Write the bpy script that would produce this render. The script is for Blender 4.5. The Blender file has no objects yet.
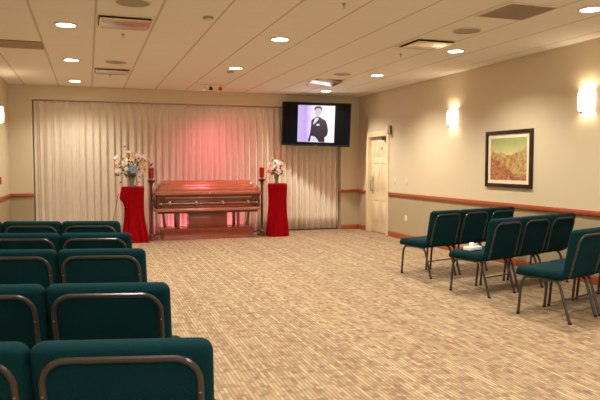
import bpy, bmesh, math, random
from math import sin, cos, pi, radians as R
from mathutils import Vector, Matrix
random.seed(7)
S = bpy.context.scene
C = S.collection
# ------------------------------------------------------------------ camera, world, exposure
CAM_H = 1.4731
yaw, pitch, roll = 0.3271, 0.0568, -0.0002
fw = Vector((sin(yaw)*cos(pitch), cos(yaw)*cos(pitch), -sin(pitch)))
rt = Vector((cos(yaw), -sin(yaw), 0)); up = rt.cross(fw)
cd = bpy.data.cameras.new('camera'); cam = bpy.data.objects.new('camera', cd); C.objects.link(cam)
cd.sensor_width = 36; cd.lens = 624.3/600*36; cd.clip_start = .05; cd.clip_end = 60
m3 = Matrix((rt, up, -fw)).transposed().to_4x4(); m3.translation = (0, 0, CAM_H); cam.matrix_world = m3
S.camera = cam
S.view_settings.view_transform = 'Standard'; S.view_settings.look = 'None'
S.view_settings.gamma = 1; S.view_settings.use_curve_mapping = False
S.view_settings.exposure = -0.1
w = bpy.data.worlds.new('world'); S.world = w; w.use_nodes = True
w.node_tree.nodes['Background'].inputs[0].default_value = (.75, .85, 1, 1)
w.node_tree.nodes['Background'].inputs[1].default_value = 4.5

WARM = (1.0, .925, .78)
DOWN_W = 84.0      # ceiling downlights
SCONCE_W = 6.0
PINK_W = 105.0
UP_W = 7.0

# ------------------------------------------------------------------ helpers
def srgb(r, g, b):
    f = lambda c: (c/255/12.92) if c/255 <= .04045 else ((c/255+.055)/1.055)**2.4
    return (f(r), f(g), f(b), 1)
def mat(name, col, rough=.6, metal=0, noise=None, emit=None, sheen=0, trans=0, bump=None, coat=0, spec=None):
    m = bpy.data.materials.new(name); m.use_nodes = True
    nt = m.node_tree; b = nt.nodes['Principled BSDF']
    b.inputs['Base Color'].default_value = col; b.inputs['Roughness'].default_value = rough
    b.inputs['Metallic'].default_value = metal
    if sheen: b.inputs['Sheen Weight'].default_value = sheen; b.inputs['Sheen Roughness'].default_value = .4
    if trans: b.inputs['Transmission Weight'].default_value = trans
    if coat: b.inputs['Coat Weight'].default_value = coat; b.inputs['Coat Roughness'].default_value = .2
    if emit: b.inputs['Emission Color'].default_value = emit[0]; b.inputs['Emission Strength'].default_value = emit[1]
    if spec is not None: b.inputs['Specular IOR Level'].default_value = spec
    if noise:
        sc, amt = noise[:2]; stretch = noise[2] if len(noise) > 2 else (1, 1, 1)
        tc = nt.nodes.new('ShaderNodeTexCoord'); mp = nt.nodes.new('ShaderNodeMapping'); mp.inputs['Scale'].default_value = stretch
        n = nt.nodes.new('ShaderNodeTexNoise'); n.inputs['Scale'].default_value = sc; n.inputs['Detail'].default_value = 4
        mx = nt.nodes.new('ShaderNodeMix'); mx.data_type = 'RGBA'
        mx.inputs['A'].default_value = tuple(c*(1-amt) for c in col[:3])+(1,)
        mx.inputs['B'].default_value = tuple(min(1, c*(1+amt)) for c in col[:3])+(1,)
        L = nt.links
        L.new(tc.outputs['Object'], mp.inputs[0]); L.new(mp.outputs[0], n.inputs[0]); L.new(n.outputs['Fac'], mx.inputs['Factor'])
        L.new(mx.outputs['Result'], b.inputs['Base Color'])
        if bump:
            bp = nt.nodes.new('ShaderNodeBump'); bp.inputs['Strength'].default_value = bump; bp.inputs['Distance'].default_value = .01
            L.new(n.outputs['Fac'], bp.inputs['Height']); L.new(bp.outputs[0], b.inputs['Normal'])
    return m

class MB:
    def __init__(s): s.bm = bmesh.new()
    def box(s, a, b, bev=0, seg=2, M=None):
        r = bmesh.ops.create_cube(s.bm, size=1); vs = r['verts']
        for v in vs: v.co = Vector([(a[i]+b[i])/2 + v.co[i]*(b[i]-a[i]) for i in range(3)])
        if bev:
            es = list({e for v in vs for e in v.link_edges})
            rr = bmesh.ops.bevel(s.bm, geom=es, offset=bev, segments=seg, profile=.5, affect='EDGES')
            vs = list({v for f in rr['faces'] for v in f.verts} | {v for v in vs if v.is_valid})
        if M: bmesh.ops.transform(s.bm, matrix=M, verts=vs)
        return s
    def tube(s, pts, r, n=10, closed=False, caps=True):
        pts = [Vector(p) for p in pts]; rings = []; N = len(pts); up0 = None
        for i, p in enumerate(pts):
            if closed: t = pts[(i+1) % N]-pts[i-1]
            else: t = pts[min(i+1, N-1)]-pts[max(i-1, 0)]
            t.normalize()
            if up0 is None:
                up0 = Vector((0, 0, 1)) if abs(t.z) < .9 else Vector((1, 0, 0))
            u = up0-t*up0.dot(t); u.normalize(); up0 = u; v = t.cross(u)
            rr = r[i] if isinstance(r, (list, tuple)) else r
            rings.append([s.bm.verts.new(p+(u*cos(a)+v*sin(a))*rr) for a in [2*pi*k/n for k in range(n)]])
        M = N if closed else N-1
        for i in range(M):
            A, B = rings[i], rings[(i+1) % N]
            for k in range(n): s.bm.faces.new((A[k], A[(k+1) % n], B[(k+1) % n], B[k]))
        if caps and not closed: s.bm.faces.new(rings[0][::-1]); s.bm.faces.new(rings[-1])
        return s
    def lathe(s, prof, o=(0, 0, 0), n=24, a0=0, a1=2*pi, caps=True):
        full = abs(a1-a0-2*pi) < 1e-6; K = n if full else n+1
        rings = [[s.bm.verts.new((o[0]+r*cos(a0+(a1-a0)*k/n), o[1]+r*sin(a0+(a1-a0)*k/n), o[2]+z)) for k in range(K)] for r, z in prof]
        for A, B in zip(rings, rings[1:]):
            for k in range(n): s.bm.faces.new((A[k], A[(k+1) % K], B[(k+1) % K], B[k]))
        if caps and full:
            if prof[0][0] > 1e-4: s.bm.faces.new(rings[0][::-1])
            if prof[-1][0] > 1e-4: s.bm.faces.new(rings[-1])
        return s
    def rings(s, rs, cap=True):
        V = [[s.bm.verts.new(p) for p in r] for r in rs]; n = len(V[0])
        for A, B in zip(V, V[1:]):
            for k in range(n): s.bm.faces.new((A[k], A[(k+1) % n], B[(k+1) % n], B[k]))
        if cap: s.bm.faces.new(V[0][::-1]); s.bm.faces.new(V[-1])
        return s
    def poly(s, pts, d):      # prism: outline pts (3D) extruded by vector d
        d = Vector(d); a = [s.bm.verts.new(p) for p in pts]; b = [s.bm.verts.new(Vector(p)+d) for p in pts]; n = len(a)
        s.bm.faces.new(a); s.bm.faces.new(b[::-1])
        for k in range(n): s.bm.faces.new((a[k], b[k], b[(k+1) % n], a[(k+1) % n]))
        return s
    def ball(s, c, r, sub=2, sc=(1, 1, 1)):
        q = bmesh.ops.create_icosphere(s.bm, subdivisions=sub, radius=r)
        for v in q['verts']: v.co = Vector((v.co[i]*sc[i]+c[i] for i in range(3)))
        return s
    def build(s, name, m, parent=None, loc=None, smooth=35, **t):
        bmesh.ops.remove_doubles(s.bm, verts=s.bm.verts, dist=1e-6)
        bmesh.ops.recalc_face_normals(s.bm, faces=s.bm.faces)
        me = bpy.data.meshes.new(name); s.bm.to_mesh(me); s.bm.free()
        me.materials.append(m)
        if smooth:
            me.polygons.foreach_set('use_smooth', [True]*len(me.polygons))
            try: me.set_sharp_from_angle(angle=R(smooth))
            except Exception: pass
        o = bpy.data.objects.new(name, me); C.objects.link(o)
        if parent: o.parent = parent
        if loc: o.location = loc
        tag(o, **t)
        return o
def tag(o, label=None, cat=None, group=None, kind=None):
    if label: o['label'] = label
    if cat: o['category'] = cat
    if group: o['group'] = group
    if kind: o['kind'] = kind
    return o
def thing(name, label, cat, loc=(0, 0, 0), rz=0, group=None, kind=None):
    o = bpy.data.objects.new(name, None); C.objects.link(o); o.location = loc; o.rotation_euler = (0, 0, rz)
    return tag(o, label, cat, group, kind)
def struct(name, mb, m, parent=None, smooth=35): return mb.build(name, m, parent, smooth=smooth, kind='structure')
def kids(o): return [x for x in C.objects if x.parent == o]
def copy_tree(o, parent=None):
    c = o.copy(); C.objects.link(c); c.parent = parent
    for ch in kids(o): copy_tree(ch, c)
    return c
def arc(c, r, a0, a1, n, ax=(1, 0, 0), ay=(0, 0, 1)):
    c = Vector(c); ax = Vector(ax); ay = Vector(ay)
    return [c+ax*r*cos(a0+(a1-a0)*k/n)+ay*r*sin(a0+(a1-a0)*k/n) for k in range(n+1)]
def rrect(hx, hy, r, z, cx=0, cy=0, n=5):
    p = []
    for sx, sy, a in ((1, 1, 0), (-1, 1, pi/2), (-1, -1, pi), (1, -1, 3*pi/2)):
        for k in range(n+1):
            t = a+pi/2*k/n; p.append((cx+sx*(hx-r)+r*cos(t), cy+sy*(hy-r)+r*sin(t), z))
    return p
def lamp(kind, name, loc, power, col, parent=None, size=.05, rot=None, **k):
    l = bpy.data.lights.new(name, kind); l.energy = power; l.color = col[:3]
    if kind in ('SPOT', 'POINT'): l.shadow_soft_size = size
    for a, b in k.items(): setattr(l, a, b)
    o = bpy.data.objects.new(name, l); C.objects.link(o); o.location = loc
    if rot: o.rotation_euler = rot
    if parent: o.parent = parent
    return o

# ------------------------------------------------------------------ materials
def nodes(name):
    m = bpy.data.materials.new(name); m.use_nodes = True
    return m, m.node_tree, m.node_tree.nodes, m.node_tree.links, m.node_tree.nodes['Principled BSDF']
def mth(nt, op, a, b=None, c=None):
    n = nt.nodes.new('ShaderNodeMath'); n.operation = op
    for i, v in enumerate((a, b, c)):
        if v is None: continue
        if isinstance(v, (int, float)): n.inputs[i].default_value = v
        else: nt.links.new(v, n.inputs[i])
    return n.outputs[0]
def mixc(nt, f, a, b):
    n = nt.nodes.new('ShaderNodeMix'); n.data_type = 'RGBA'
    for k, v in (('Factor', f), ('A', a), ('B', b)):
        if isinstance(v, (int, float, tuple)): n.inputs[k].default_value = v
        else: nt.links.new(v, n.inputs[k])
    return n.outputs['Result']
def noise(nt, scale, vec, stretch=(1, 1, 1), detail=3, rough=.5):
    mp = nt.nodes.new('ShaderNodeMapping'); mp.inputs['Scale'].default_value = stretch; nt.links.new(vec, mp.inputs[0])
    n = nt.nodes.new('ShaderNodeTexNoise'); n.inputs['Scale'].default_value = scale; n.inputs['Detail'].default_value = detail
    n.inputs['Roughness'].default_value = rough
    nt.links.new(mp.outputs[0], n.inputs[0]); return n.outputs['Fac']
def ramp(nt, f, stops):
    n = nt.nodes.new('ShaderNodeValToRGB'); e = n.color_ramp.elements
    while len(e) < len(stops): e.new(.5)
    for q, (p, c) in zip(e, stops): q.position = p; q.color = c
    nt.links.new(f, n.inputs[0]); return n.outputs[0]
def objco(nt):
    tc = nt.nodes.new('ShaderNodeTexCoord'); sp = nt.nodes.new('ShaderNodeSeparateXYZ'); nt.links.new(tc.outputs['Object'], sp.inputs[0])
    return tc.outputs['Object'], sp.outputs

# wall paint: cream above the chair rail, tan below
wall_m, nt, N, L, b = nodes('wall_paint'); co, xyz = objco(nt)
hi = mth(nt, 'GREATER_THAN', xyz[2], .865)
nz = noise(nt, 3, co, detail=2)
wc = mixc(nt, hi, srgb(172, 156, 124), srgb(212, 198, 168))
wc2 = mixc(nt, mth(nt, 'MULTIPLY', nz, .08), wc, (.5, .42, .3, 1)); L.new(wc2, b.inputs['Base Color']); b.inputs['Roughness'].default_value = .7
bp = N.new('ShaderNodeBump'); bp.inputs['Strength'].default_value = .06; bp.inputs['Distance'].default_value = .004
L.new(noise(nt, 180, co), bp.inputs['Height']); L.new(bp.outputs[0], b.inputs['Normal'])
# ceiling tiles
ceil_m, nt, N, L, b = nodes('ceiling_tile'); co, xyz = objco(nt)
def gridline(v, off, pitch, hw):
    q = mth(nt, 'MODULO', mth(nt, 'ADD', v, 100*pitch-off+pitch/2), pitch)
    return mth(nt, 'LESS_THAN', mth(nt, 'ABSOLUTE', mth(nt, 'SUBTRACT', q, pitch/2)), hw)
gx = gridline(xyz[0], .101, .61, .013); gy = gridline(xyz[1], 5.0, .61, .004)
sp_ = ramp(nt, noise(nt, 260, co, detail=2), [(.3, srgb(220, 214, 202)), (.62, srgb(238, 233, 222))])
c1 = mixc(nt, mth(nt, 'MULTIPLY', gy, .3), sp_, srgb(165, 140, 112))
c2 = mixc(nt, mth(nt, 'MULTIPLY', gx, .48), c1, srgb(150, 118, 88)); L.new(c2, b.inputs['Base Color']); b.inputs['Roughness'].default_value = .85
# carpet: fine lengthwise ribs with short rust and brown dashes
carp_m, nt, N, L, b = nodes('carpet'); co, xyz = objco(nt)
def cells(wx, ly, off):
    ci = mth(nt, 'FLOOR', mth(nt, 'MULTIPLY', xyz[0], 1/wx))
    w1 = nt.nodes.new('ShaderNodeTexWhiteNoise'); w1.noise_dimensions = '1D'; nt.links.new(mth(nt, 'ADD', ci, off), w1.inputs['W'])
    cj = mth(nt, 'FLOOR', mth(nt, 'ADD', mth(nt, 'MULTIPLY', xyz[1], 1/ly), mth(nt, 'MULTIPLY', w1.outputs['Value'], 7.3)))
    cb = nt.nodes.new('ShaderNodeCombineXYZ'); nt.links.new(ci, cb.inputs[0]); nt.links.new(cj, cb.inputs[1]); cb.inputs[2].default_value = off
    w2 = nt.nodes.new('ShaderNodeTexWhiteNoise'); w2.noise_dimensions = '3D'; nt.links.new(cb.outputs[0], w2.inputs['Vector'])
    return w2.outputs['Value'], w1.outputs['Value']
fr = mth(nt, 'FRACT', mth(nt, 'MULTIPLY', xyz[0], 1/.028))
rib = mth(nt, 'MULTIPLY', mth(nt, 'ABSOLUTE', mth(nt, 'SUBTRACT', fr, .5)), 2)
vf, lf_ = cells(.028, .09, 3.0)
vf = mth(nt, 'ADD', mth(nt, 'MULTIPLY', vf, .5), mth(nt, 'MULTIPLY', lf_, .5))
base = ramp(nt, vf, [(0, srgb(134, 113, 86)), (.5, srgb(155, 132, 102)), (1, srgb(174, 152, 120))])
base = mixc(nt, mth(nt, 'MULTIPLY', mth(nt, 'GREATER_THAN', rib, .68), .48), base, srgb(104, 82, 60))
v2, _ = cells(.028, .07, 11.0)
blot = noise(nt, 2.2, co, detail=3)
base = mixc(nt, mth(nt, 'MULTIPLY', mth(nt, 'GREATER_THAN', mth(nt, 'ADD', v2, mth(nt, 'MULTIPLY', blot, .35)), 1.0), .42), base, srgb(112, 62, 46))
v3, _ = cells(.056, .045, 23.0)
base = mixc(nt, mth(nt, 'MULTIPLY', mth(nt, 'GREATER_THAN', mth(nt, 'ADD', v3, mth(nt, 'MULTIPLY', blot, .3)), .95), .36), base, srgb(96, 74, 56))
v4, l4 = cells(.1, 30., 31.0)
base = mixc(nt, mth(nt, 'MULTIPLY', mth(nt, 'GREATER_THAN', l4, .7), .12), base, srgb(120, 94, 66))
L.new(base, b.inputs['Base Color']); b.inputs['Roughness'].default_value = .95
bp = N.new('ShaderNodeBump'); bp.inputs['Strength'].default_value = .3; bp.inputs['Distance'].default_value = .004
L.new(rib, bp.inputs['Height']); L.new(bp.outputs[0], b.inputs['Normal'])

def wood(name, c, dark=.5, rough=.3, stretch=(1.5, 14, 14), coat=.5):
    m, nt, N, L, b = nodes(name); co, xyz = objco(nt)
    f = noise(nt, 2.2, co, stretch, detail=5, rough=.6)
    L.new(ramp(nt, f, [(.3, tuple(x*dark for x in c[:3])+(1,)), (.7, c)]), b.inputs['Base Color'])
    b.inputs['Roughness'].default_value = rough; b.inputs['Coat Weight'].default_value = coat; b.inputs['Coat Roughness'].default_value = .15
    return m
rail_m = wood('stained_trim_wood', srgb(176, 84, 44), .7, .4, (6, 6, 30), .2)
casket_m = wood('polished_casket_wood', srgb(172, 104, 74), .6, .22)
casket_d = wood('dark_casket_wood', srgb(96, 48, 32), .6, .25)
bier_m = wood('bier_wood', srgb(140, 62, 38), .6, .3)
fabric_m = mat('teal_upholstery', srgb(2, 42, 47), .9, noise=(160, .22), bump=.25, spec=.12)
tube_m = mat('bronze_grey_tube', srgb(76, 71, 68), .28, .6, noise=(40, .08))
rubber_m = mat('black_rubber', srgb(25, 24, 24), .7, noise=(30, .1))
white_m = mat('white_paint', srgb(226, 214, 188), .5, noise=(8, .03))
door_m = mat('cream_door_paint', srgb(228, 212, 176), .45, noise=(6, .03))
steel_m = mat('brushed_steel', srgb(170, 165, 155), .3, .9, noise=(50, .08))
mirror_m = mat('shiny_diffuser_metal', srgb(215, 205, 190), .25, .95, noise=(7, .04))
dark_m = mat('black_plastic', srgb(14, 14, 17), .25, noise=(20, .1))
grey_m = mat('speaker_grille_grey', srgb(160, 152, 136), .7, noise=(200, .15))
slot_m = mat('dark_slot', srgb(58, 42, 32), .8, noise=(20, .1))
returng_m = mat('dark_return_grille', srgb(176, 158, 140), .7, noise=(30, .08))
tan_m = mat('tan_slot_panel', srgb(182, 156, 124), .7, noise=(12, .06))
brass_m = mat('aged_brass', srgb(190, 160, 110), .3, .9, noise=(30, .1))
velvet_m = mat('crimson_velvet', srgb(140, 0, 10), .85, noise=(9, .25), spec=.08)
redglass_m = mat('red_candle_glass', srgb(130, 4, 8), .15, emit=((1, .03, .03, 1), .1), noise=(10, .1))
flame_m = mat('candle_flame', (1, .5, .25, 1), .5, emit=((1, .35, .2, 1), 6))
lens_m = mat('downlight_lens', (1, 1, 1, 1), .4, emit=((1, .9, .76, 1), 26))
shade_m = mat('glowing_opal_glass', (1, .95, .85, 1), .4, emit=((1, .86, .62, 1), 5))
curtain_m, nt, N, L, b = nodes('curtain_fabric'); co, xyz = objco(nt)
L.new(mixc(nt, noise(nt, 60, co, (1, 1, .15)), srgb(214, 200, 180), srgb(236, 224, 206)), b.inputs['Base Color'])
b.inputs['Roughness'].default_value = .8; b.inputs['Sheen Weight'].default_value = .2

# ------------------------------------------------------------------ room shell
XL, XR, YB, YF, H = -1.424, 5.873, 13.103, -3.6, 3.0
T = .15
struct('floor', MB().box((XL-T, YF-T, -.1), (XR+T, YB+.5, 0)), carp_m, smooth=0)
struct('ceiling', MB().box((XL-T, YF-T, H), (XR+T, YB+.5, H+.12)), ceil_m, smooth=0)
struct('wall_left', MB().box((XL-T, YF-T, 0), (XL, YB+.5, H)), wall_m, smooth=0)
D0, D1, DH = 11.68, 12.62, 2.10     # door opening in the right wall
mb = MB().box((XR, YF-T, 0), (XR+T, D0, H)).box((XR, D1, 0), (XR+T, YB+.5, H)).box((XR, D0, DH), (XR+T, D1, H))
struct('wall_right', mb, wall_m, smooth=0)
CX0, CX1, CZ = -1.0, 5.43, 2.735   # curtain alcove
mb = MB().box((XL, YB, 0), (CX0, YB+.35, H)).box((CX1, YB, 0), (XR, YB+.35, H)).box((CX0, YB, CZ), (CX1, YB+.35, H)).box((CX0, YB+.25, 0), (CX1, YB+.35, CZ))
struct('wall_back', mb, wall_m, smooth=0)
# wall behind the camera with two unseen windows added to let in fill daylight
mb = MB(); wz0, wz1 = .9, 2.5; ws = [(-.6, 1.4), (3.0, 5.0)]
mb.box((XL, YF-T, 0), (XR, YF, wz0)).box((XL, YF-T, wz1), (XR, YF, H))
mb.box((XL, YF-T, wz0), (ws[0][0], YF, wz1)).box((ws[0][1], YF-T, wz0), (ws[1][0], YF, wz1)).box((ws[1][1], YF-T, wz0), (XR, YF, wz1))
struct('wall_front', mb, wall_m, smooth=0)
for i, (a, c) in enumerate(ws):
    wn = thing('window_%d' % (i+1), None, None, ((a+c)/2, YF, wz0), kind='structure'); h2 = (c-a)/2; hh = wz1-wz0
    mb = MB().box((-h2, -.1, 0), (-h2+.06, -.02, hh)).box((h2-.06, -.1, 0), (h2, -.02, hh)).box((-h2+.06, -.1, 0), (h2-.06, -.02, .06)).box((-h2+.06, -.1, hh-.06), (h2-.06, -.02, hh)).box((-.03, -.1, .06), (.03, -.02, hh-.06))
    mb.build('window_frame', white_m, wn)
# chair rails, baseboards
def rail_prof(mb, kind, a, c, fixed, z0, z1, dep, side):
    zc = (z0+z1)/2
    for (zz0, zz1, d) in ((z0, z1, dep*.6), (z0+.012, z1-.012, dep)):
        if kind == 'Y':
            x0, x1 = sorted((fixed, fixed-side*d)); mb.box((x0, a, zz0), (x1, c, zz1), .004)
        else:
            y0, y1 = sorted((fixed, fixed-side*d)); mb.box((a, y0, zz0), (c, y1, zz1), .004)
    return mb
RZ0, RZ1 = .835, .905
BD0, BD1 = D0-.09, D1+.09
struct('trim_1', rail_prof(MB(), 'Y', YF, BD0, XR, RZ0, RZ1, .03, 1), rail_m)
struct('trim_2', rail_prof(MB(), 'Y', BD1, YB, XR, RZ0, RZ1, .03, 1), rail_m)
struct('trim_3', rail_prof(MB(), 'X', CX1, XR-.03, YB, RZ0, RZ1, .03, 1), rail_m)
struct('trim_4', rail_prof(MB(), 'X', XL+.03, CX0, YB, RZ0+.01, RZ1+.01, .03, 1), rail_m)
struct('trim_5', rail_prof(MB(), 'Y', YF, YB, XL, RZ0+.01, RZ1+.01, .03, -1), rail_m)
struct('baseboard_right', MB().box((XR-.02, YF, 0), (XR, BD0, .105), .004).box((XR-.02, BD1, 0), (XR, YB, .105), .004), rail_m)
struct('baseboard_back', MB().box((CX1, YB-.02, 0), (XR-.02, YB, .105), .004).box((XL+.02, YB-.02, 0), (CX0, YB, .105), .004), rail_m)
struct('baseboard_left', MB().box((XL, YF, 0), (XL+.02, YB, .105), .004), rail_m)
# ceiling edge angle
mb = MB().box((XR-.022, YF, H-.006), (XR, YB, H)).box((XL, YF, H-.006), (XL+.022, YB, H)).box((XL+.022, YB-.022, H-.006), (XR-.022, YB, H))
struct('trim_6', mb, mat('wall_angle', srgb(196, 178, 148), .5, noise=(9, .03)))

# door in the right wall (leaf recessed)
dr = thing('door_1', None, None, (XR, (D0+D1)/2, 0), kind='structure'); hw = (D1-D0)/2
mb = MB()
for s in (-1, 1):
    mb.box((-.018, s*hw if s > 0 else -hw-.075, 0), (.0, hw+.075 if s > 0 else -hw, DH+.075), .004)
    mb.box((-.018, s*hw-(.03 if s > 0 else 0), 0), (T, s*hw+(0 if s > 0 else .03), DH-.03))
mb.box((-.018, -hw, DH), (0, hw, DH+.075), .004).box((-.018, -hw, DH-.03), (T, hw, DH))
mb.build('door_frame', door_m, dr)
lf = MB(); lx = .075; a, c = -hw+.032, hw-.032
lf.box((lx, a, .008), (lx+.045, c, DH-.033), .002)
def molding(y0, y1, z0, z1):
    for t, d in ((0, .009), (.022, -.0)):
        if t == 0:
            lf.box((lx-d, y0, z0), (lx, y1, z0+.02), .003); lf.box((lx-d, y0, z1-.02), (lx, y1, z1), .003)
            lf.box((lx-d, y0, z0+.02), (lx, y0+.02, z1-.02), .003); lf.box((lx-d, y1-.02, z0+.02), (lx, y1, z1-.02), .003)
    lf.box((lx-.007, y0+.05, z0+.05), (lx, y1-.05, z1-.05), .006)
for y0, y1 in ((a+.11, -.045), (.045, c-.11)):
    molding(y0, y1, .22, .72); molding(y0, y1, .9, 1.52); molding(y0, y1, 1.64, 1.93)
leaf = lf.build('door_leaf', door_m, dr)
h = MB().box((lx-.008, c-.1, .82), (lx, c-.05, 1.22), .003).tube([(lx-.006, c-.075, 1.14), (lx-.05, c-.075, 1.13), (lx-.055, c-.075, 1.1), (lx-.055, c-.075, .92), (lx-.05, c-.075, .9), (lx-.006, c-.075, .89)], .011)
h.build('door_handle', steel_m, leaf, label='tall steel pull handle on its back plate')
MB().box((lx-.006, -.13, 1.79), (lx, -.02, 1.85), .002).build('door_plaque', slot_m, leaf, label='small dark plaque on the door')
MB().box((lx-.06, -hw+.06, 1.98), (lx, -hw+.3, 2.04), .006).tube([(lx-.05, -hw+.1, 2.03), (lx-.09, -hw+.28, 2.055), (lx-.02, -hw+.42, 2.062)], .009).build('door_closer', slot_m, leaf, label='dark door closer at the top of the door')
# wall behind the door recess is closed by the leaf; threshold
struct('trim_7', MB().box((XR+T, D0-.1, 0), (XR+T+.05, D1+.1, DH+.1)), slot_m)

# ------------------------------------------------------------------ curtain
def curtain():
    bm = bmesh.new(); x0, x1 = CX0+.02, CX1-.02; n = 900; zs = [.025, .3, .7, 1.2, 1.7, 2.1, 2.4, 2.56, 2.6, 2.64, 2.70, 2.718]
    P = .135
    ph = [random.uniform(-.5, .5) for _ in range(70)]; am = [random.uniform(.75, 1.2) for _ in range(70)]
    rows = []
    for z in zs:
        row = []
        for i in range(n+1):
            x = x0+(x1-x0)*i/n; u = (x-x0)/P; k = int(u)
            pk = lambda q: ph[q % 60]*(1-q*0)
            t = u % 1
            phs = ph[k % 60]*(1-t)+ph[(k+1) % 60]*t; amp = am[k % 60]*(1-t)+am[(k+1) % 60]*t
            low = min(1, max(0, (2.62-z)/.5))
            d = .036*amp*(sin(2*pi*u+phs*low*1.6+.25*sin(z*1.7+k*0))*(.35+.65*low)) +   .012*sin(4*pi*u+phs*3)*low + .006*sin(7.3*pi*u+phs*5)*low
            if z > 2.56:   # pinch pleats at the heading
                d = d*.5 - .03*math.exp(-((t-.75)/.1)**2)+.01
            row.append(bm.verts.new((x, YB+.13+d, z)))
        rows.append(row)
    for A, B in zip(rows, rows[1:]):
        for i in range(n): bm.faces.new((A[i], A[i+1], B[i+1], B[i]))
    mb = MB(); mb.bm.free(); mb.bm = bm
    o = mb.build('curtain', curtain_m, smooth=180, label='full-width floor-length pleated cream curtain covering the far wall', cat='curtain')
    s = o.modifiers.new('thick', 'SOLIDIFY'); s.thickness = .004
curtain()
MB().box((CX0+.01, YB+.115, CZ-.012), (CX1-.01, YB+.14, CZ)).build('curtain_track', steel_m, label='thin curtain track along the top of the far wall opening', cat='track')

# ------------------------------------------------------------------ ceiling things
cols = [(-.2, 'left'), (2.243, 'middle'), (4.71, 'right')]
rowsY = [(12.2, 'closest to the curtain'), (9.78, 'second from the curtain'), (7.37, 'third from the curtain'), (4.98, 'fourth from the curtain'), (2.57, 'fifth from the curtain'), (.15, 'sixth from the curtain'), (-2.2, 'seventh from the curtain')]
proto = None
for y, wy in rowsY:
    for x, wx in cols:
        if y > 12 and wx == 'middle': continue
        lab = 'round recessed ceiling downlight, %s column, %s' % (wx, wy)
        if proto is None:
            d = thing('ceiling_downlight', lab, 'ceiling light', (x, y, H), group='recessed round downlights')
            MB().lathe([(.098, -.001), (.125, -.001), (.127, -.006), (.118, -.012), (.1, -.012), (.098, -.001)], n=40).build('trim_ring', white_m, d)
            MB().lathe([(0, -.006), (.1, -.006), (.1, -.001), (0, -.001)], n=40).build('lens', lens_m, d)
            proto = d
        else:
            d = copy_tree(proto); d.location = (x, y, H); d['label'] = lab
        lamp('SPOT', 'downlight_lamp', (0, 0, -.03), DOWN_W*(1.6 if y > 12 else 1.45 if y > 9 else .9), WARM, d, .05, spot_size=R(138), spot_blend=.75)

def diffuser(loc, lab, tilt=(0, 0)):
    t = thing('air_diffuser', lab, 'air vent', loc, group='square ceiling air diffusers')
    f = MB(); s = .295
    for a, c in (((-s, -s), (s, -s+.03)), ((-s, s-.03), (s, s)), ((-s, -s+.03), (-s+.03, s-.03)), ((s-.03, -s+.03), (s, s-.03))):
        f.box((a[0], a[1], -.008), (c[0], c[1], 0), .002)
    f.build('frame', white_m, t)
    MB().box((-s+.03, -s+.03, -.004), (s-.03, s-.03, 0)).build('throat', slot_m, t)
    p = MB().rings([rrect(.245, .245, .02, -.032), rrect(.255, .255, .02, -.026), rrect(.25, .25, .02, -.02)])
    for sx in (-1, 1):
        for sy in (-1, 1): p.tube([(sx*.15, sy*.15, -.016), (sx*.15, sy*.15, 0)], .006, 6)
    pl = p.build('plaque', mirror_m, t); pl.rotation_euler = (tilt[0], tilt[1], 0)
    return t
diffuser((.397, 7.03, H), 'square metal ceiling air diffuser, left side, nearer the camera')
diffuser((.397, 10.73, H), 'square metal ceiling air diffuser, left side, near the curtain')
diffuser((4.09, 7.06, H), 'square metal ceiling air diffuser, right side, nearer the camera')
diffuser((4.14, 10.75, H), 'square metal ceiling air diffuser shining bright with the television glow', (R(-3), R(6)))
# dark return grille
t = thing('return_grille', 'dark square return air grille in the ceiling at the upper right', 'air vent', (4.087, 5.305, H))
mb = MB(); s = .29
for a, c in (((-s, -s), (s, -s+.02)), ((-s, s-.02), (s, s)), ((-s, -s+.02), (-s+.02, s-.02)), ((s-.02, -s+.02), (s, s-.02))): mb.box((a[0], a[1], -.01), (c[0], c[1], 0))
mb.build('frame', white_m, t)
MB().box((-s+.02, -s+.02, -.002), (s-.02, s-.02, 0)).build('backing', returng_m, t)
mb = MB()
for k in range(1, 30):
    q = -s+.02+k*(2*s-.04)/30
    mb.box((q-.002, -s+.02, -.009), (q+.002, s-.02, -.002)); mb.box((-s+.02, q-.002, -.009), (s-.02, q+.002, -.002))
mb.build('grid', returng_m, t)
# tan slot panel by the left wall
t = thing('slot_return_vent', 'long tan slot vent panel in the ceiling against the left wall', 'air vent', (-.97, 8.72, H))
MB().box((-.45, -.23, -.004), (.45, .23, 0)).build('backing', slot_m, t)
mb = MB()
for k in range(11): mb.box((-.45, -.22+k*.043, -.02), (.45, -.198+k*.043, -.004))
mb.build('slats', tan_m, t)
for (x, y), w_ in {(.43, 6.17): 'left side, at the top edge of the picture', (.425, 9.8): 'left side, near the curtain', (4.13, 6.24): 'right side, nearer the camera', (4.1, 9.87): 'right side, near the television'}.items():
    t = thing('ceiling_speaker', 'round grey ceiling speaker grille, '+w_, 'speaker', (x, y, H), group='round ceiling speakers')
    MB().lathe([(.16, 0), (.17, -.003), (.168, -.009), (.155, -.009), (.155, 0)], n=40, caps=False).build('rim', white_m, t)
    MB().lathe([(0, -.012), (.09, -.011), (.155, -.007), (.155, 0), (0, 0)], n=40).build('grille', grey_m, t)
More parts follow.
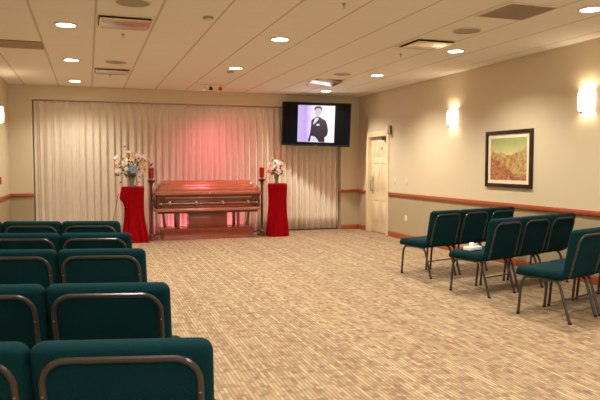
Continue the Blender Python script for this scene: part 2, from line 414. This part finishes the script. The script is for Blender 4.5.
for (x, y), w_ in {(.418, 7.69): 'behind the left near diffuser', (.387, 11.24): 'behind the left far diffuser', (4.13, 7.83): 'behind the right near diffuser', (4.0, 11.35): 'behind the bright right diffuser', (2.33, 5.57): 'in the middle, at the top edge of the picture'}.items():
    t = thing('fire_sprinkler', 'small ceiling fire sprinkler head, '+w_, 'sprinkler', (x, y, H), group='ceiling sprinkler heads')
    t.scale = (.7, .7, .7)
    MB().lathe([(0, 0), (.035, 0), (.034, -.006), (.014, -.012), (.012, -.03), (0, -.03)], n=16).build('escutcheon', grey_m, t)
    MB().tube([(-.012, 0, -.028), (-.014, 0, -.045), (0, 0, -.058)], .003, 6).tube([(.012, 0, -.028), (.014, 0, -.045), (0, 0, -.058)], .003, 6).lathe([(0, -.058), (.02, -.06), (.02, -.063), (0, -.063)], n=12).build('deflector', brass_m, t)
for (x, y), w_ in {(1.21, 6.53): 'left of the middle, near the camera', (2.25, 10.2): 'behind the middle downlight'}.items():
    t = thing('smoke_detector', 'small round ceiling smoke detector, '+w_, 'smoke detector', (x, y, H), group='smoke detectors')
    MB().lathe([(0, 0), (.055, 0), (.055, -.012), (.05, -.02), (0, -.02)], n=24).build('base', grey_m, t)
    MB().lathe([(0, -.02), (.035, -.02), (.03, -.034), (0, -.036)], n=24).build('sensor_cap', white_m, t)

# accent track light over the casket
t = thing('accent_track_light', 'short ceiling accent light bar with pale and red lamps above the casket', 'spotlight', (2.25, 11.92, H))
MB().box((-.2, -.02, -.02), (.24, .02, 0), .004).build('track', white_m, t)
pk = mat('pink_gel_lamp', srgb(255, 150, 140), .4, emit=((1, .35, .3, 1), 8)); wl = mat('pale_lamp', (1, .9, .8, 1), .4, emit=((1, .85, .7, 1), 8))
for x, mm, hm in ((-.14, wl, white_m), (.0, wl, dark_m), (.18, pk, mat('red_lamp_housing', srgb(190, 40, 40), .4, noise=(9, .1)))):
    hd = MB().tube([(x, 0, -.02), (x, 0, -.05)], .006, 8).lathe([(0, 0), (.03, 0), (.04, -.06), (.036, -.06), (.03, -.02), (0, -.02)], (x, 0, -.05), 20).build('lamp_head', hm, t)
    MB().lathe([(0, -.045), (.036, -.045), (.036, -.05), (0, -.05)], (x, 0, -.05), 20).build('bulb_face', mm, hd)
PINK = (1, .20, .30)
lamp('SPOT', 'accent_lamp', (.18, -.02, -.12), PINK_W, PINK, t, .06, rot=(R(25), R(6), 0), spot_size=R(105), spot_blend=1)
lamp('SPOT', 'accent_lamp', (-.14, -.02, -.12), PINK_W, PINK, t, .06, rot=(R(25), R(-30), 0), spot_size=R(105), spot_blend=1)
for x_, w_ in ((1.75, 'left'), (2.75, 'right')):
    t = thing('floor_uplight', 'small pink floor uplight behind the casket, %s side' % w_, 'spotlight', (x_, 12.965, 0), group='pink floor uplights behind the casket')
    MB().lathe([(.04, 0), (.045, .01), (.045, .07), (.038, .075), (.038, .06), (0, .06)], n=24).build('housing', dark_m, t)
    MB().lathe([(0, .062), (.036, .062), (.036, .066), (0, .066)], n=24).build('lens', pk, t)
    lamp('POINT', 'uplight_lamp', (0, 0, .11), UP_W, PINK, t, .03)

# ------------------------------------------------------------------ wall sconces
def sconce(loc, side, lab):
    t = thing('wall_sconce', lab, 'wall lamp', loc, 0 if side > 0 else pi, group='half-round wall sconces')
    MB().box((-.02, -.05, -.1), (0, .05, .1), .006).build('back_plate', brass_m, t)
    prof = [(.098, -.128), (.112, -.1), (.118, 0), (.112, .1), (.098, .128)]
    m_ = MB().lathe(prof, (0, 0, 0), 24, pi/2, 3*pi/2, False)
    o = m_.build('glass_shade', shade_m, t, loc=(-.004, 0, 0)); s_ = o.modifiers.new('thick', 'SOLIDIFY'); s_.thickness = .005
    MB().ball((-.1, 0, -.145), .02, 2).tube([(-.01, 0, -.135), (-.1, 0, -.143)], .008, 8).build('finial', steel_m, t)
    lamp('POINT', 'sconce_lamp', (-.055, 0, .07), SCONCE_W, (1, .86, .64), t, .03)
    lamp('POINT', 'sconce_lamp', (-.055, 0, -.07), SCONCE_W*.6, (1, .86, .64), t, .03)
sconce((XR, 9.21, 2.26), 1, 'glowing half-round wall sconce on the right wall, left of the framed painting')
sconce((XR, 6.22, 2.26), 1, 'glowing half-round wall sconce on the right wall, right of the framed painting')
sconce((XL, 11.45, 2.3), -1, 'glowing wall sconce on the left wall at the picture edge')

# ------------------------------------------------------------------ right wall fittings
def plate(loc, lab, cat, name, kind):
    t = thing(name, lab, cat, loc)
    MB().box((-.006, -.037, -.058), (0, .037, .058), .002).build('cover_plate', white_m, t)
    if kind == 'switch': MB().box((-.012, -.016, -.03), (-.006, .016, .03), .002).build('rocker', white_m, t)
    else:
        for z in (-.022, .022): MB().box((-.009, -.015, z-.014), (-.006, .015, z+.014), .002).build('socket', white_m, t)
plate((XR, 11.33, 1.14), 'cream light switch on the right wall, closer to the door', 'light switch', 'light_switch', 'switch')
plate((XR, 10.86, 1.14), 'cream light switch on the right wall, farther from the door', 'light switch', 'light_switch', 'switch')
plate((XR, 10.86, .42), 'white power outlet low on the right wall below the chair rail', 'outlet', 'power_outlet', 'outlet')
plate((XR, 10.75, 2.13), 'small cream sensor plate high on the right wall between door and sconce', 'sensor', 'wall_sensor', 'switch')
t = thing('exit_light_box', 'small grey and black box mounted on the wall at the door frame corner', 'sign', (XR, 11.52, 2.19))
MB().box((-.10, -.03, -.10), (-.035, .06, .08), .006).build('housing', white_m, t)
MB().box((-.035, -.022, -.092), (0, .062, .082), .003).build('face', slot_m, t)
t = thing('fire_alarm_pull', 'red fire alarm pull box on the left wall at the picture edge', 'fire alarm', (XL, 11.55, 1.2))
redp = mat('red_paint', srgb(190, 20, 18), .4, noise=(9, .05))
MB().box((0, -.05, -.06), (.045, .05, .06), .006).build('housing', redp, t)
MB().box((.045, -.03, -.03), (.055, .03, -.005), .003).build('pull_bar', white_m, t)

# framed painting
t = thing('framed_painting', 'framed autumn hillside painting with dark frame and cream mat', 'painting', (XR, 7.735, 1.555))
W2, H2 = .535, .42; fr_m = wood('dark_frame_wood', srgb(40, 14, 10), .6, .45, (5, 5, 5), .1)
mb = MB(); fwid = .055
mb.box((-.035, -W2, -H2), (0, -W2+fwid, H2), .004).box((-.035, W2-fwid, -H2), (0, W2, H2), .004).box((-.035, -W2+fwid, -H2), (0, W2-fwid, -H2+fwid), .004).box((-.035, -W2+fwid, H2-fwid), (0, W2-fwid, H2), .004)
mb.build('frame', fr_m, t)
MB().box((-.016, -W2+fwid, -H2+fwid), (-.004, W2-fwid, H2-fwid)).build('mat_board', mat('cream_mat', srgb(236, 222, 194), .7, noise=(30, .03)), t)
pm, nt, N, L, b = nodes('painted_landscape'); co, xyz = objco(nt)
# world right edge = -Y ; u runs 0 (left in picture) .. 1
u = mth(nt, 'MULTIPLY_ADD', xyz[1], -1/.84, .5); v = mth(nt, 'MULTIPLY_ADD', xyz[2], 1/.62, .5)
n1 = noise(nt, 9, co, detail=5, rough=.65); n2 = noise(nt, 28, co, detail=4, rough=.7)
sky = ramp(nt, mth(nt, 'ADD', v, mth(nt, 'MULTIPLY', n1, .2)), [(.6, srgb(214, 204, 146)), (1.0, srgb(158, 168, 112))])
hill = ramp(nt, mth(nt, 'ADD', mth(nt, 'MULTIPLY', n2, .7), mth(nt, 'MULTIPLY', n1, .35)), [(.36, srgb(84, 70, 36)), (.48, srgb(158, 128, 74)), (.6, srgb(206, 172, 118)), (.75, srgb(150, 120, 70))])
red = ramp(nt, n2, [(.3, srgb(96, 46, 34)), (.5, srgb(168, 104, 70)), (.7, srgb(214, 168, 112))])
ridge = mth(nt, 'ADD', mth(nt, 'MULTIPLY', mth(nt, 'POWER', mth(nt, 'ABSOLUTE', mth(nt, 'SUBTRACT', u, .45)), 1.6), .5), mth(nt, 'MULTIPLY_ADD', n1, .35, .42))
s1 = mth(nt, 'LESS_THAN', v, ridge)
c = mixc(nt, s1, sky, hill)
slope = mth(nt, 'ADD', mth(nt, 'MULTIPLY_ADD', u, -.7, .6), mth(nt, 'MULTIPLY', mth(nt, 'SUBTRACT', n1, .5), .3))
slope = mth(nt, 'MAXIMUM', slope, mth(nt, 'MULTIPLY_ADD', n1, .3, -.06))
c = mixc(nt, mth(nt, 'LESS_THAN', v, slope), c, red)
L.new(c, b.inputs['Base Color']); b.inputs['Roughness'].default_value = .5
MB().box((-.019, -.415, -.31), (-.016, .415, .31)).build('canvas', pm, t)

# ------------------------------------------------------------------ television
tv = thing('television', 'large black flat television hung high at the right end of the curtain', 'television')
tv.location = (4.69, 12.73, 2.339); tv.rotation_euler = (R(7), R(1.7), R(-19))
TW, TH = .742, .468
mb = MB().box((-TW, .0, -TH), (TW, .07, TH), .008).box((-TW, -.012, -TH), (-TW+.022, 0, TH), .003).box((TW-.022, -.012, -TH), (TW, 0, TH), .003).box((-TW+.022, -.012, TH-.022), (TW-.022, 0, TH), .003).box((-TW+.022, -.012, -TH), (TW-.022, 0, -TH+.035), .003)
mb.build('housing', dark_m, tv)
MB().box((-TW+.022, -.003, -TH+.035), (TW-.022, .0, TH-.022)).build('screen', mat('dark_screen_glass', srgb(3, 4, 8), .35, noise=(4, .1), spec=.15), tv)
MB().box((-.03, -.0135, -TH+.01), (.03, -.012, -TH+.022)).build('maker_badge', steel_m, tv)
MB().tube([(0, .07, 0), (.05, .25, .1), (0, .33, .25), (-.01, .42, .385)], .02, 8).box((-.15, .07, -.12), (.15, .085, .12)).box((-.09, .405, .36), (.08, .43, .44)).build('wall_bracket', dark_m, tv)
ps, nt, N, L, b = nodes('lit_screen_backdrop'); co, xyz = objco(nt)
pic = ramp(nt, mth(nt, 'ADD', mth(nt, 'MULTIPLY_ADD', xyz[0], 1.2, .5), mth(nt, 'MULTIPLY', noise(nt, 5, co), .12)), [(.05, srgb(205, 190, 240)), (.28, srgb(196, 160, 232)), (.48, srgb(240, 232, 255)), (1, srgb(250, 248, 255))])
def emis(nt, b, c, s):
    b.inputs['Base Color'].default_value = (0, 0, 0, 1)
    if isinstance(c, tuple): b.inputs['Emission Color'].default_value = c
    else: nt.links.new(c, b.inputs['Emission Color'])
    b.inputs['Emission Strength'].default_value = s
emis(nt, b, pic, 1.15)
PX0, PX1, PZ0, PZ1 = -.40, .395, -.385, .405
im = MB().box((PX0, -.006, PZ0), (PX1, -.003, PZ1)).build('slideshow_picture', ps, tv, label='bright picture of a person in a dark dinner suit, lavender and white backdrop')
def em(name, col, s=1.0):
    m, nt, N, L, b = nodes(name); co, xyz = objco(nt)
    c = mixc(nt, noise(nt, 14, co), tuple(x*.8 for x in col[:3])+(1,), col); emis(nt, b, c, s); return m
e_suit, e_white, e_skin, e_hair = em('lit_suit', srgb(42, 16, 44)), em('lit_shirt', srgb(246, 244, 255)), em('lit_skin', srgb(226, 208, 226)), em('lit_hair', srgb(70, 50, 80))
def flat(name, pts, y, m): return MB().poly([(px, -y, pz) for px, pz in pts], (0, .0012, 0)).build(name, m, im, smooth=0)
# picture crop px: x 190..380, z rows 70..265 of the 5x crop -> PX, PZ
def q(x, y): return (PX0+(x-192)/(380-192)*(PX1-PX0), PZ1-(y-72)/(265-72)*(PZ1-PZ0))
flat('suit_jacket', [q(*p) for p in ((286, 134), (270, 142), (261, 152), (260, 180), (256, 220), (245, 262), (332, 264), (330, 240), (343, 228), (348, 205), (342, 170), (334, 150), (318, 141), (300, 130))], .0072, e_suit)
flat('suit_gap', [q(*p) for p in ((262, 232), (281, 235), (294, 250), (302, 264), (256, 264))], .0084, e_white)
flat('shirt_front', [q(*p) for p in ((284, 130), (276, 150), (270, 168), (274, 172), (292, 152), (300, 136), (298, 128))], .0084, e_white)
flat('neck', [q(*p) for p in ((284, 112), (283, 134), (297, 138), (300, 112))], .0090, e_skin)
flat('face', [q(*p) for p in ((279, 92), (278, 104), (281, 118), (288, 126), (298, 126), (308, 118), (312, 104), (311, 92), (304, 84), (288, 84))], .0098, e_skin)
flat('hair', [q(*p) for p in ((276, 100), (274, 88), (280, 79), (292, 75), (306, 77), (314, 86), (315, 100), (311, 97), (308, 89), (298, 86), (284, 88), (280, 94))], .0108, e_hair)
flat('pocket_square', [q(*p) for p in ((287, 171), (301, 166), (304, 175), (290, 180))], .0084, e_white)
flat('bow_tie', [q(*p) for p in ((281, 131), (289, 134), (298, 131), (298, 139), (289, 136), (281, 139))], .0104, e_suit)
lamp('AREA', 'screen_glow', (0, -.03, 0), 4, (.85, .8, 1), tv, rot=(R(-90), 0, 0), shape='RECTANGLE', size_y=.75) .data.size = .75

# ------------------------------------------------------------------ casket on its bier
CXm, CYm = 2.265, 12.56
t = thing('bier', 'reddish wooden bier with broad plinth holding up the casket', 'bier', (CXm, CYm, 0))
MB().rings([rrect(.92, .30, .02, 0), rrect(.92, .30, .02, .03), rrect(.905, .29, .02, .045), rrect(.905, .29, .02, .15), rrect(.92, .30, .02, .165), rrect(.92, .30, .02, .2), rrect(.89, .28, .02, .215)]).build('plinth', bier_m, t)
MB().box((-.38, -.2, .215), (.38, .2, .515), .01).build('centre_panel', bier_m, t)
for sx in (-1, 1):
    for sy in (-1, 1):
        MB().box((sx*.6-.028, sy*.2-.035, .215), (sx*.6+.028, sy*.2+.035, .515), .008).build('post', bier_m, t)
    MB().poly([(sx*.87, -.03, .215), (sx*.80, -.03, .215), (sx*.83, -.03, .34), (sx*.85, -.03, .515), (sx*.89, -.03, .515), (sx*.875, -.03, .34)], (0, .06, 0)).build('end_bracket', bier_m, t)
MB().box((-1.0, -.26, .515), (1.0, .26, .55), .008).build('top_rail', casket_d, t)
k = thing('casket', 'closed polished reddish-brown wooden casket with swing bar handles', 'casket', (CXm, CYm, .551))
B = lambda hx, hy, z, r=.06: rrect(hx*.957, hy, r, z)
MB().rings([B(1.09, .315, 0), B(1.115, .335, .012), B(1.115, .335, .045), B(1.10, .325, .06), B(1.07, .305, .075)]).build('base_moulding', casket_m, k)
MB().rings([B(1.05, .29, .075, .1), B(1.05, .29, .10, .1), B(1.06, .30, .22, .1), B(1.08, .315, .30, .1), B(1.09, .32, .325, .08)]).build('side_shell', casket_d, k)
# applied side panel rails and corner posts
mb = MB()
mb.box((-.86, -.325, .255), (.86, -.29, .285), .008).box((-.86, -.318, .09), (.86, -.28, .115), .006)
MB().box((-.855, -.308, .11), (.855, -.28, .26), .004).build('recessed_panel', casket_d, k)
mb.box((-.86, .29, .255), (.86, .325, .285), .008).box((-.86, .28, .09), (.86, .318, .115), .006)
mb.build('side_panel', casket_m, k)
for sx in (-1, 1):
    for sy in (-1, 1):
        MB().lathe([(.05, .07), (.06, .1), (.05, .14), (.062, .2), (.05, .26), (.066, .31), (.05, .33)], (sx*.985, sy*.27, 0), 20).build('corner_post', casket_d, k)
bar = MB().tube([(-.93, -.375, .165), (.93, -.375, .165)], .013, 12).build('handle_bar', casket_m, k, label='long wooden swing handle bar')
MB().tube([(-.97, -.375, .165), (-.93, -.375, .165)], .017, 12).tube([(.93, -.375, .165), (.97, -.375, .165)], .017, 12).build('bar_tips', steel_m, bar)
for x in (-.78, -.26, .26, .78):
    MB().box((x-.02, -.325, .15), (x+.02, -.30, .205), .006).box((x-.014, -.385, .14), (x+.014, -.32, .16), .005).box((x-.017, -.393, .145), (x+.017, -.357, .188), .006).build('handle_lug', steel_m, k)
lid = MB().rings([B(1.10, .33, .325), B(1.125, .345, .335), B(1.125, .345, .372), B(1.105, .33, .385), B(1.09, .315, .40), B(1.085, .31, .44), B(1.075, .30, .452), B(1.06, .29, .46),
    B(1.045, .28, .478, .08), B(1.02, .265, .512, .09), B(.985, .235, .54, .09), B(.965, .225, .546, .09), B(.955, .215, .562, .08), B(.93, .18, .59, .08), B(.90, .13, .604, .06), B(.86, .08, .61, .05)])
lid.build('lid', casket_m, k, smooth=28)
MB().box((-.012, -.346, .34), (.012, -.33, .37), .003).build('lid_catch', steel_m, k)

# candle stands
def candle(x, y, lab):
    t = thing('candle_stand', lab, 'candle stand', (x, y, 0), group='tall wooden candle stands')
    mb = MB()
    mb.box((-.11, -.035, .0), (.11, .035, .05), .008).box((-.035, -.12, .0), (.035, .12, .05), .008)
    mb.lathe([(.06, .05), (.062, .08), (.04, .1), (.035, .12)], n=20)
    mb.build('foot', bier_m, t)
    MB().lathe([(.028, .1), (.03, .14), (.024, .17), (.026, .6), (.03, .63), (.024, .66), (.022, 1.05), (.034, 1.08), (.03, 1.1), (.05, 1.12), (.075, 1.15), (.078, 1.165), (.03, 1.17)], n=20).build('post', casket_d, t)
    MB().lathe([(.035, 1.17), (.04, 1.18), (.04, 1.2), (.034, 1.21)], n=20).build('cup', brass_m, t)
    MB().lathe([(.036, 1.205), (.05, 1.22), (.053, 1.3), (.05, 1.39), (.055, 1.41), (.051, 1.41), (.046, 1.39), (.049, 1.3), (.045, 1.225), (0, 1.215)], n=20, caps=False).build('candle_glass', redglass_m, t, label='red candle glass')
    MB().lathe([(0, 1.30), (.01, 1.31), (.013, 1.325), (.006, 1.35), (0, 1.365)], n=10).build('flame', flame_m, t)
candle(1.16, 12.42, 'tall wooden candle stand with red glass at the left end of the casket')
candle(3.445, 12.64, 'tall wooden candle stand with red glass at the right end of the casket')

# draped pedestals
def drape(x, y, h_, hx, seed, lab, left):
    rnd = random.Random(seed); n = 120
    t = thing('pedestal', lab[0], 'pedestal', (x, y, 0))
    MB().box((-hx*.8, -hx*.8, 0), (hx*.8, hx*.8, .04), .006).build('base', casket_d, t)
    MB().box((-.06, -.06, .04), (.06, .06, h_-.04), .006).build('column', casket_d, t)
    MB().box((-hx+.025, -hx+.045, h_-.04), (hx-.025, hx-.045, h_-.006), .006).build('top_board', casket_d, t)
    ph = rnd.uniform(0, 6); ph2 = rnd.uniform(0, 6); nf = 11
    rs = []
    def pt(a, f, z, fold):
        ca, sa = cos(a), sin(a); e = .55
        sx = math.copysign(abs(ca)**e, ca)*hx*f; sy = math.copysign(abs(sa)**e, sa)*hx*.9*f
        w_ = 1+fold*(sin(nf*a+ph)+.5*sin(2*nf*a+ph2+z*2))
        dx = dy = 0
        aa = a % (2*pi)
        if left:
            g = math.exp(-((aa-pi*1.08)/.5)**2); zz = math.exp(-((z-.84)/(.14 if z > .84 else .09))**2); dx -= .06*g*zz; dx += .075*g*min(1, max(0, (.8-z)/.15)); dx += .02*(1-z/1.05)
            g2 = math.exp(-((aa-pi*1.8)/.5)**2); dx += .03*g2*max(0, 1-z/.35)**1.5; dy -= .05*g2*max(0, 1-z/.3)
        else:
            g = math.exp(-((aa-pi*1.1)/.5)**2); zz = math.exp(-((z-.42)/.25)**2); dx -= .05*g*zz
        return (sx*w_+dx, sy*w_+dy, z)
    A = [2*pi*k/n for k in range(n)]
    for f in (.02, .4, .8, .95): rs.append([pt(a, f, h_, 0) for a in A])
    rs.append([pt(a, 1.0, h_-.008, 0) for a in A])
    for i in range(1, 23):
        s_ = i/22; z = (h_-.012)*(1-s_)+.006
        f = 1.02-.12*sin(pi*min(1, s_*1.2))+.06*s_**3
        rs.append([pt(a, f, z,   .02+.085*s_) for a in A])
    c = MB().rings(rs, cap=False).build('draped_cloth', velvet_m, None, loc=(x, y, 0), smooth=60, label=lab[1], cat='cloth')
    c.location = (x, y, .0)
drape(.80, 12.22, 1.055, .205, 3, ('pedestal hidden under the red cloth left of the casket', 'crimson velvet cloth draped over the pedestal left of the casket, corner hanging'), True)
drape(3.69, 12.32, 1.085, .185, 5, ('pedestal hidden under the red cloth right of the casket', 'crimson velvet cloth draped over the pedestal right of the casket, below the television'), False)
MB().tube([(.345, 12.17, .0), (.535, 12.2, .93)], .009, 8).build('leaning_stick', brass_m, label='thin olive stick leaning against the left red draped pedestal', cat='stick')

# flower arrangements
pet = {'white': mat('white_petals', srgb(252, 246, 238), .6, noise=(12, .08)), 'pink': mat('pink_petals', srgb(246, 190, 188), .6, noise=(12, .12)),
       'yellow': mat('cream_yellow_petals', srgb(240, 210, 140), .6, noise=(12, .1)), 'blue': mat('grey_blue_petals', srgb(160, 172, 205), .6, noise=(12, .15)),
       'purple': mat('violet_petals', srgb(110, 60, 110), .6, noise=(12, .15)), 'red': mat('coral_petals', srgb(220, 90, 80), .6, noise=(12, .12))}
leaf_m = mat('leaf_green', srgb(84, 104, 66), .6, noise=(20, .3)); stem_m = mat('stem_green', srgb(80, 104, 52), .6, noise=(20, .2))
vase_m = mat('green_glass_vase', srgb(150, 165, 140), .1, noise=(5, .05), trans=.5)
bl_mesh = {}
def blossom_mesh(col):
    bm = MB(); r = .03
    for k in range(6):
        a = 2*pi*k/6; d = Vector((cos(a), sin(a), 0)); s_ = Vector((-sin(a), cos(a), 0))
        pts = [Vector((0, 0, 0)), d*r*.55+s_*r*.3+Vector((0, 0, .010)), d*r*1.05+s_*r*.22+Vector((0, 0, .016)), d*r*1.25+Vector((0, 0, .012)), d*r*1.05-s_*r*.22+Vector((0, 0, .016)), d*r*.55-s_*r*.3+Vector((0, 0, .010))]
        bm.poly(pts, (0, 0, -.002))
    bm.ball((0, 0, .008), .009, 1)
    me_o = bm.build('tmp', pet[col]); me = me_o.data; bpy.data.objects.remove(me_o); me.name = 'blossom'; return me
for c_ in pet: bl_mesh[c_] = blossom_mesh(c_)
def bouquet(x, y, z0, rx, rz, zc, nb, cols_, seed, lab, dense, xs=0):
    rnd = random.Random(seed)
    t = thing('flower_arrangement', lab, 'flowers', (x, y, z0))
    MB().lathe([(.04, 0), (.045, .01), (.035, .05), (.05, .12), (.058, .16), (.052, .165), (.045, .12), (.03, .05), (0, .02)], n=24).build('vase', vase_m, t)
    sm = MB(); lm = MB(); cen = Vector((xs, 0, zc))
    for i in range(nb):
        while True:
            v = Vector((rnd.uniform(-1, 1), rnd.uniform(-1, 1), rnd.uniform(-1, 1)))
            if .35 < v.length < 1: break
        if v.z < -.45: v.z *= .5
        p = cen+Vector((v.x*rx, v.y*rx*.7, v.z*rz))
        inner = v.length < .55
        col = rnd.choice(cols_) if not inner else rnd.choice(cols_+dense)
        o = bpy.data.objects.new('blossom', bl_mesh[col]); C.objects.link(o); o.parent = t; o.location = p
        dirv = Vector((v.x, v.y-.6, v.z+.2)).normalized(); o.rotation_mode = 'QUATERNION'; o.rotation_quaternion = dirv.to_track_quat('Z', 'Y')
        sc = rnd.uniform(.85, 1.45); o.scale = (sc,)*3
        sm.tube([(0, 0, .13), (p.x*.35, p.y*.35, .13+(p.z-.13)*.5), p-dirv*.004], .0022, 5)
    for i in range(int(nb*.7)):
        v = Vector((rnd.gauss(0, .4), rnd.gauss(0, .35), rnd.gauss(-.15, .42))); p = cen+Vector((v.x*rx, v.y*rx*.7, v.z*rz))
        d = Vector((rnd.uniform(-1, 1), rnd.uniform(-1, 1), rnd.uniform(-.3, 1))).normalized(); s_ = d.cross(Vector((0, 1, .3))).normalized(); ln = rnd.uniform(.05, .11); wd = ln*.2
        nn = d.cross(s_)
        lm.poly([p, p+d*ln*.35+s_*wd+nn*.004, p+d*ln*.7+s_*wd*.8, p+d*ln, p+d*ln*.7-s_*wd*.8, p+d*ln*.35-s_*wd+nn*.004], nn*.0015)
    sm.build('stems', stem_m, t); lm.build('foliage', leaf_m, t)
    return t
fa = bouquet(.785, 12.22, 1.056, .36, .31, .38, 92, ['white', 'white', 'pink', 'yellow', 'white', 'pink', 'white'], 11, 'large white and pink flower arrangement in a vase on the left red pedestal', ['blue', 'purple'], -.0)
for k_ in range(7):
    o = bpy.data.objects.new('blossom', bl_mesh['blue']); C.objects.link(o); o.parent = fa
    a = k_*2.4; r_ = .03+.008*k_; o.location = (.0+cos(a)*r_, -.2, .33+sin(a)*r_*.8); o.rotation_euler = (R(80), 0, 0); o.scale = (1.2,)*3
fb = bouquet(3.67, 12.32, 1.086, .22, .19, .30, 40, ['white', 'white', 'pink', 'pink', 'yellow', 'red'], 23, 'small pink and white flower arrangement in a vase on the right red pedestal', ['purple'])

# ------------------------------------------------------------------ chairs
def chair(label, group, W, TOP):
    t = thing('stacking_chair', label, 'chair', group=group); hw = W/2
    # seat cushion
    mb = MB().box((-hw+.001, -.235, .395), (hw-.001, .275, .48), .04, 6)
    for v in mb.bm.verts:
        if v.co.z > .45: v.co.z += .014*(1-(v.co.x/hw)**2)
        if v.co.y > .2: v.co.z -= .02*((v.co.y-.2)/.075)**2
    mb.build('seat', fabric_m, t)
    MB().box((-hw+.05, -.17, .385), (hw-.05, .22, .402)).build('seat_pan', dark_m, t)
    # back cushion, sheared to lean back
    mb = MB().box((-hw+.001, -.047, .405), (hw-.001, .053, TOP), .045, 6)
    for v in mb.bm.verts:
        z = v.co.z
        if v.co.y > 0: v.co.y *= .1+.9*min(1, max(0, (z-.42)/.4)); v.co.y += .008*(1-(v.co.x/hw)**2)
        v.co.y += -.225-(z-.425)*.25
    bk = mb.build('backrest', fabric_m, t)
    by = lambda z, o=0: -.225-(z-.425)*.25-.046-o
    # recessed rear panel edge welt
    ix, zt, r = hw-.042, TOP-.052, .085
    pth = [(-ix, -.16, .385), (-ix, -.20, .40), (-ix, by(.45), .45)]
    pth += [(-ix, by(z), z) for z in (.55, .65, zt-r)]
    for k_ in range(1, 9):
        a = pi-k_*pi/2/8; xx = -ix+r+r*cos(a); zz = zt-r+r*sin(a); pth.append((xx, by(zz), zz))
    pth += [(-x_, y_, z_) for x_, y_, z_ in pth[::-1]]
    bf = MB().tube(pth, .0125, 10).build('back_frame', tube_m, t, label='bronze-grey tube frame around the chair back')
    for sx in (-1, 1):
        for z in (zt-r-.04, .52): MB().ball((sx*ix, by(z)-.011, z), .005, 1).build('screw', steel_m, bf)
    lx = hw-.04
    for sx in (-1, 1):
        x = sx*lx
        f = [(x, .25, .0), (x, .225, .28), (x, .215, .33), (x, .19, .368), (x, .15, .385), (x, .08, .388), (x, .0, .388)]
        lg = MB().tube(f, .014, 10).build('leg', tube_m, t); MB().lathe([(.017, 0), (.017, .018), (.012, .02)], (x, .25, 0), 12).build('foot_glide', rubber_m, lg)
        f = [(x, -.0, .388), (x, -.09, .388), (x, -.14, .38), (x, -.175, .355), (x, -.195, .31), (x, -.29, .0)]
        lg = MB().tube(f, .014, 10).build('leg', tube_m, t); MB().lathe([(.017, 0), (.017, .018), (.012, .02)], (x, -.29, 0), 12).build('foot_glide', rubber_m, lg)
    MB().tube([(-lx, -.225, .215), (lx, -.225, .215)], .008, 8).build('stretcher', tube_m, t)
    MB().tube([(-lx, .12, .378), (lx, .12, .378)], .009, 8).tube([(-lx, -.08, .378), (lx, -.08, .378)], .009, 8).build('cross_bar', tube_m, t)
    return t
proto = {}
def place(x, y, rz, label, group, W, TOP):
    if W not in proto: c = proto[W] = chair(label, group, W, TOP)
    else: c = copy_tree(proto[W])
    c.location = (x, y, 0); c.rotation_euler = (0, 0, rz); c['label'] = label; c['group'] = group
    return c
ordn = ['nearest the camera', 'second from the camera', 'third from the camera', 'fourth from the camera', 'farthest from the camera']
# left block: aisle-side top corners at z .88
left = [((.378, 2.0), 14, 2), ((.364, 3.04), 14, 2), ((.36, 4.35), 14, 2), ((.33, 5.40), 16, 2), ((.295, 6.56), 17, 3)]
for i, ((px, py), th, nn) in enumerate(left):
    th = R(th); u = Vector((cos(th), -sin(th))); f = Vector((sin(th), cos(th)))
    for k_ in range(nn):
        c = Vector((px, py))-u*(.296+k_*.593)+f*.362
        pos = ['aisle-side chair', 'second chair from the aisle', 'third chair from the aisle'][k_]
        place(c.x, c.y, -th, 'green chair, %s, left block, row %s' % (pos, ordn[i]), 'green chairs in the left block', .59, .90)
right = [((4.306, 4.927), 18.5, 3, 'front row nearest the camera'), ((4.30, 6.13), 17.5, 3, 'middle row'), ((4.31, 7.36), 15.5, 3, 'row farthest from the camera')]
for (cx_, cy_), th, nn, w_ in right:
    th = R(th); u = Vector((cos(th), sin(th)))
    for k_ in range(nn):
        c = Vector((cx_, cy_))+u*k_*.548
        pos = ['aisle-side chair', 'middle chair', 'wall-side chair'][k_]
        place(c.x, c.y, th, 'green chair, %s, right block, %s' % (pos, w_.replace('front row ', 'row ')), 'green chairs in the right block', .544, .88)

# tissue box on a chair seat
t = thing('tissue_box', 'white tissue box with tissue showing on the aisle-side seat of the middle right row', 'tissue box', (4.20, 6.16, .489), R(17))
pap = mat('white_card', srgb(240, 238, 232), .6, noise=(20, .03))
MB().box((-.1, -.055, 0), (.1, .055, .04), .004).build('box', pap, t)
mb = MB(); rs = []
for i in range(6):
    z = .036+i*.008; rs.append([((.06-.006*i)*cos(a)*(1+.2*sin(3*a+i)), (.025+.004*i)*sin(a)*(1+.25*sin(4*a+i)), z+.006*sin(5*a)) for a in [2*pi*k/24 for k in range(24)]])
mb.rings(rs).build('tissue', pap, t)
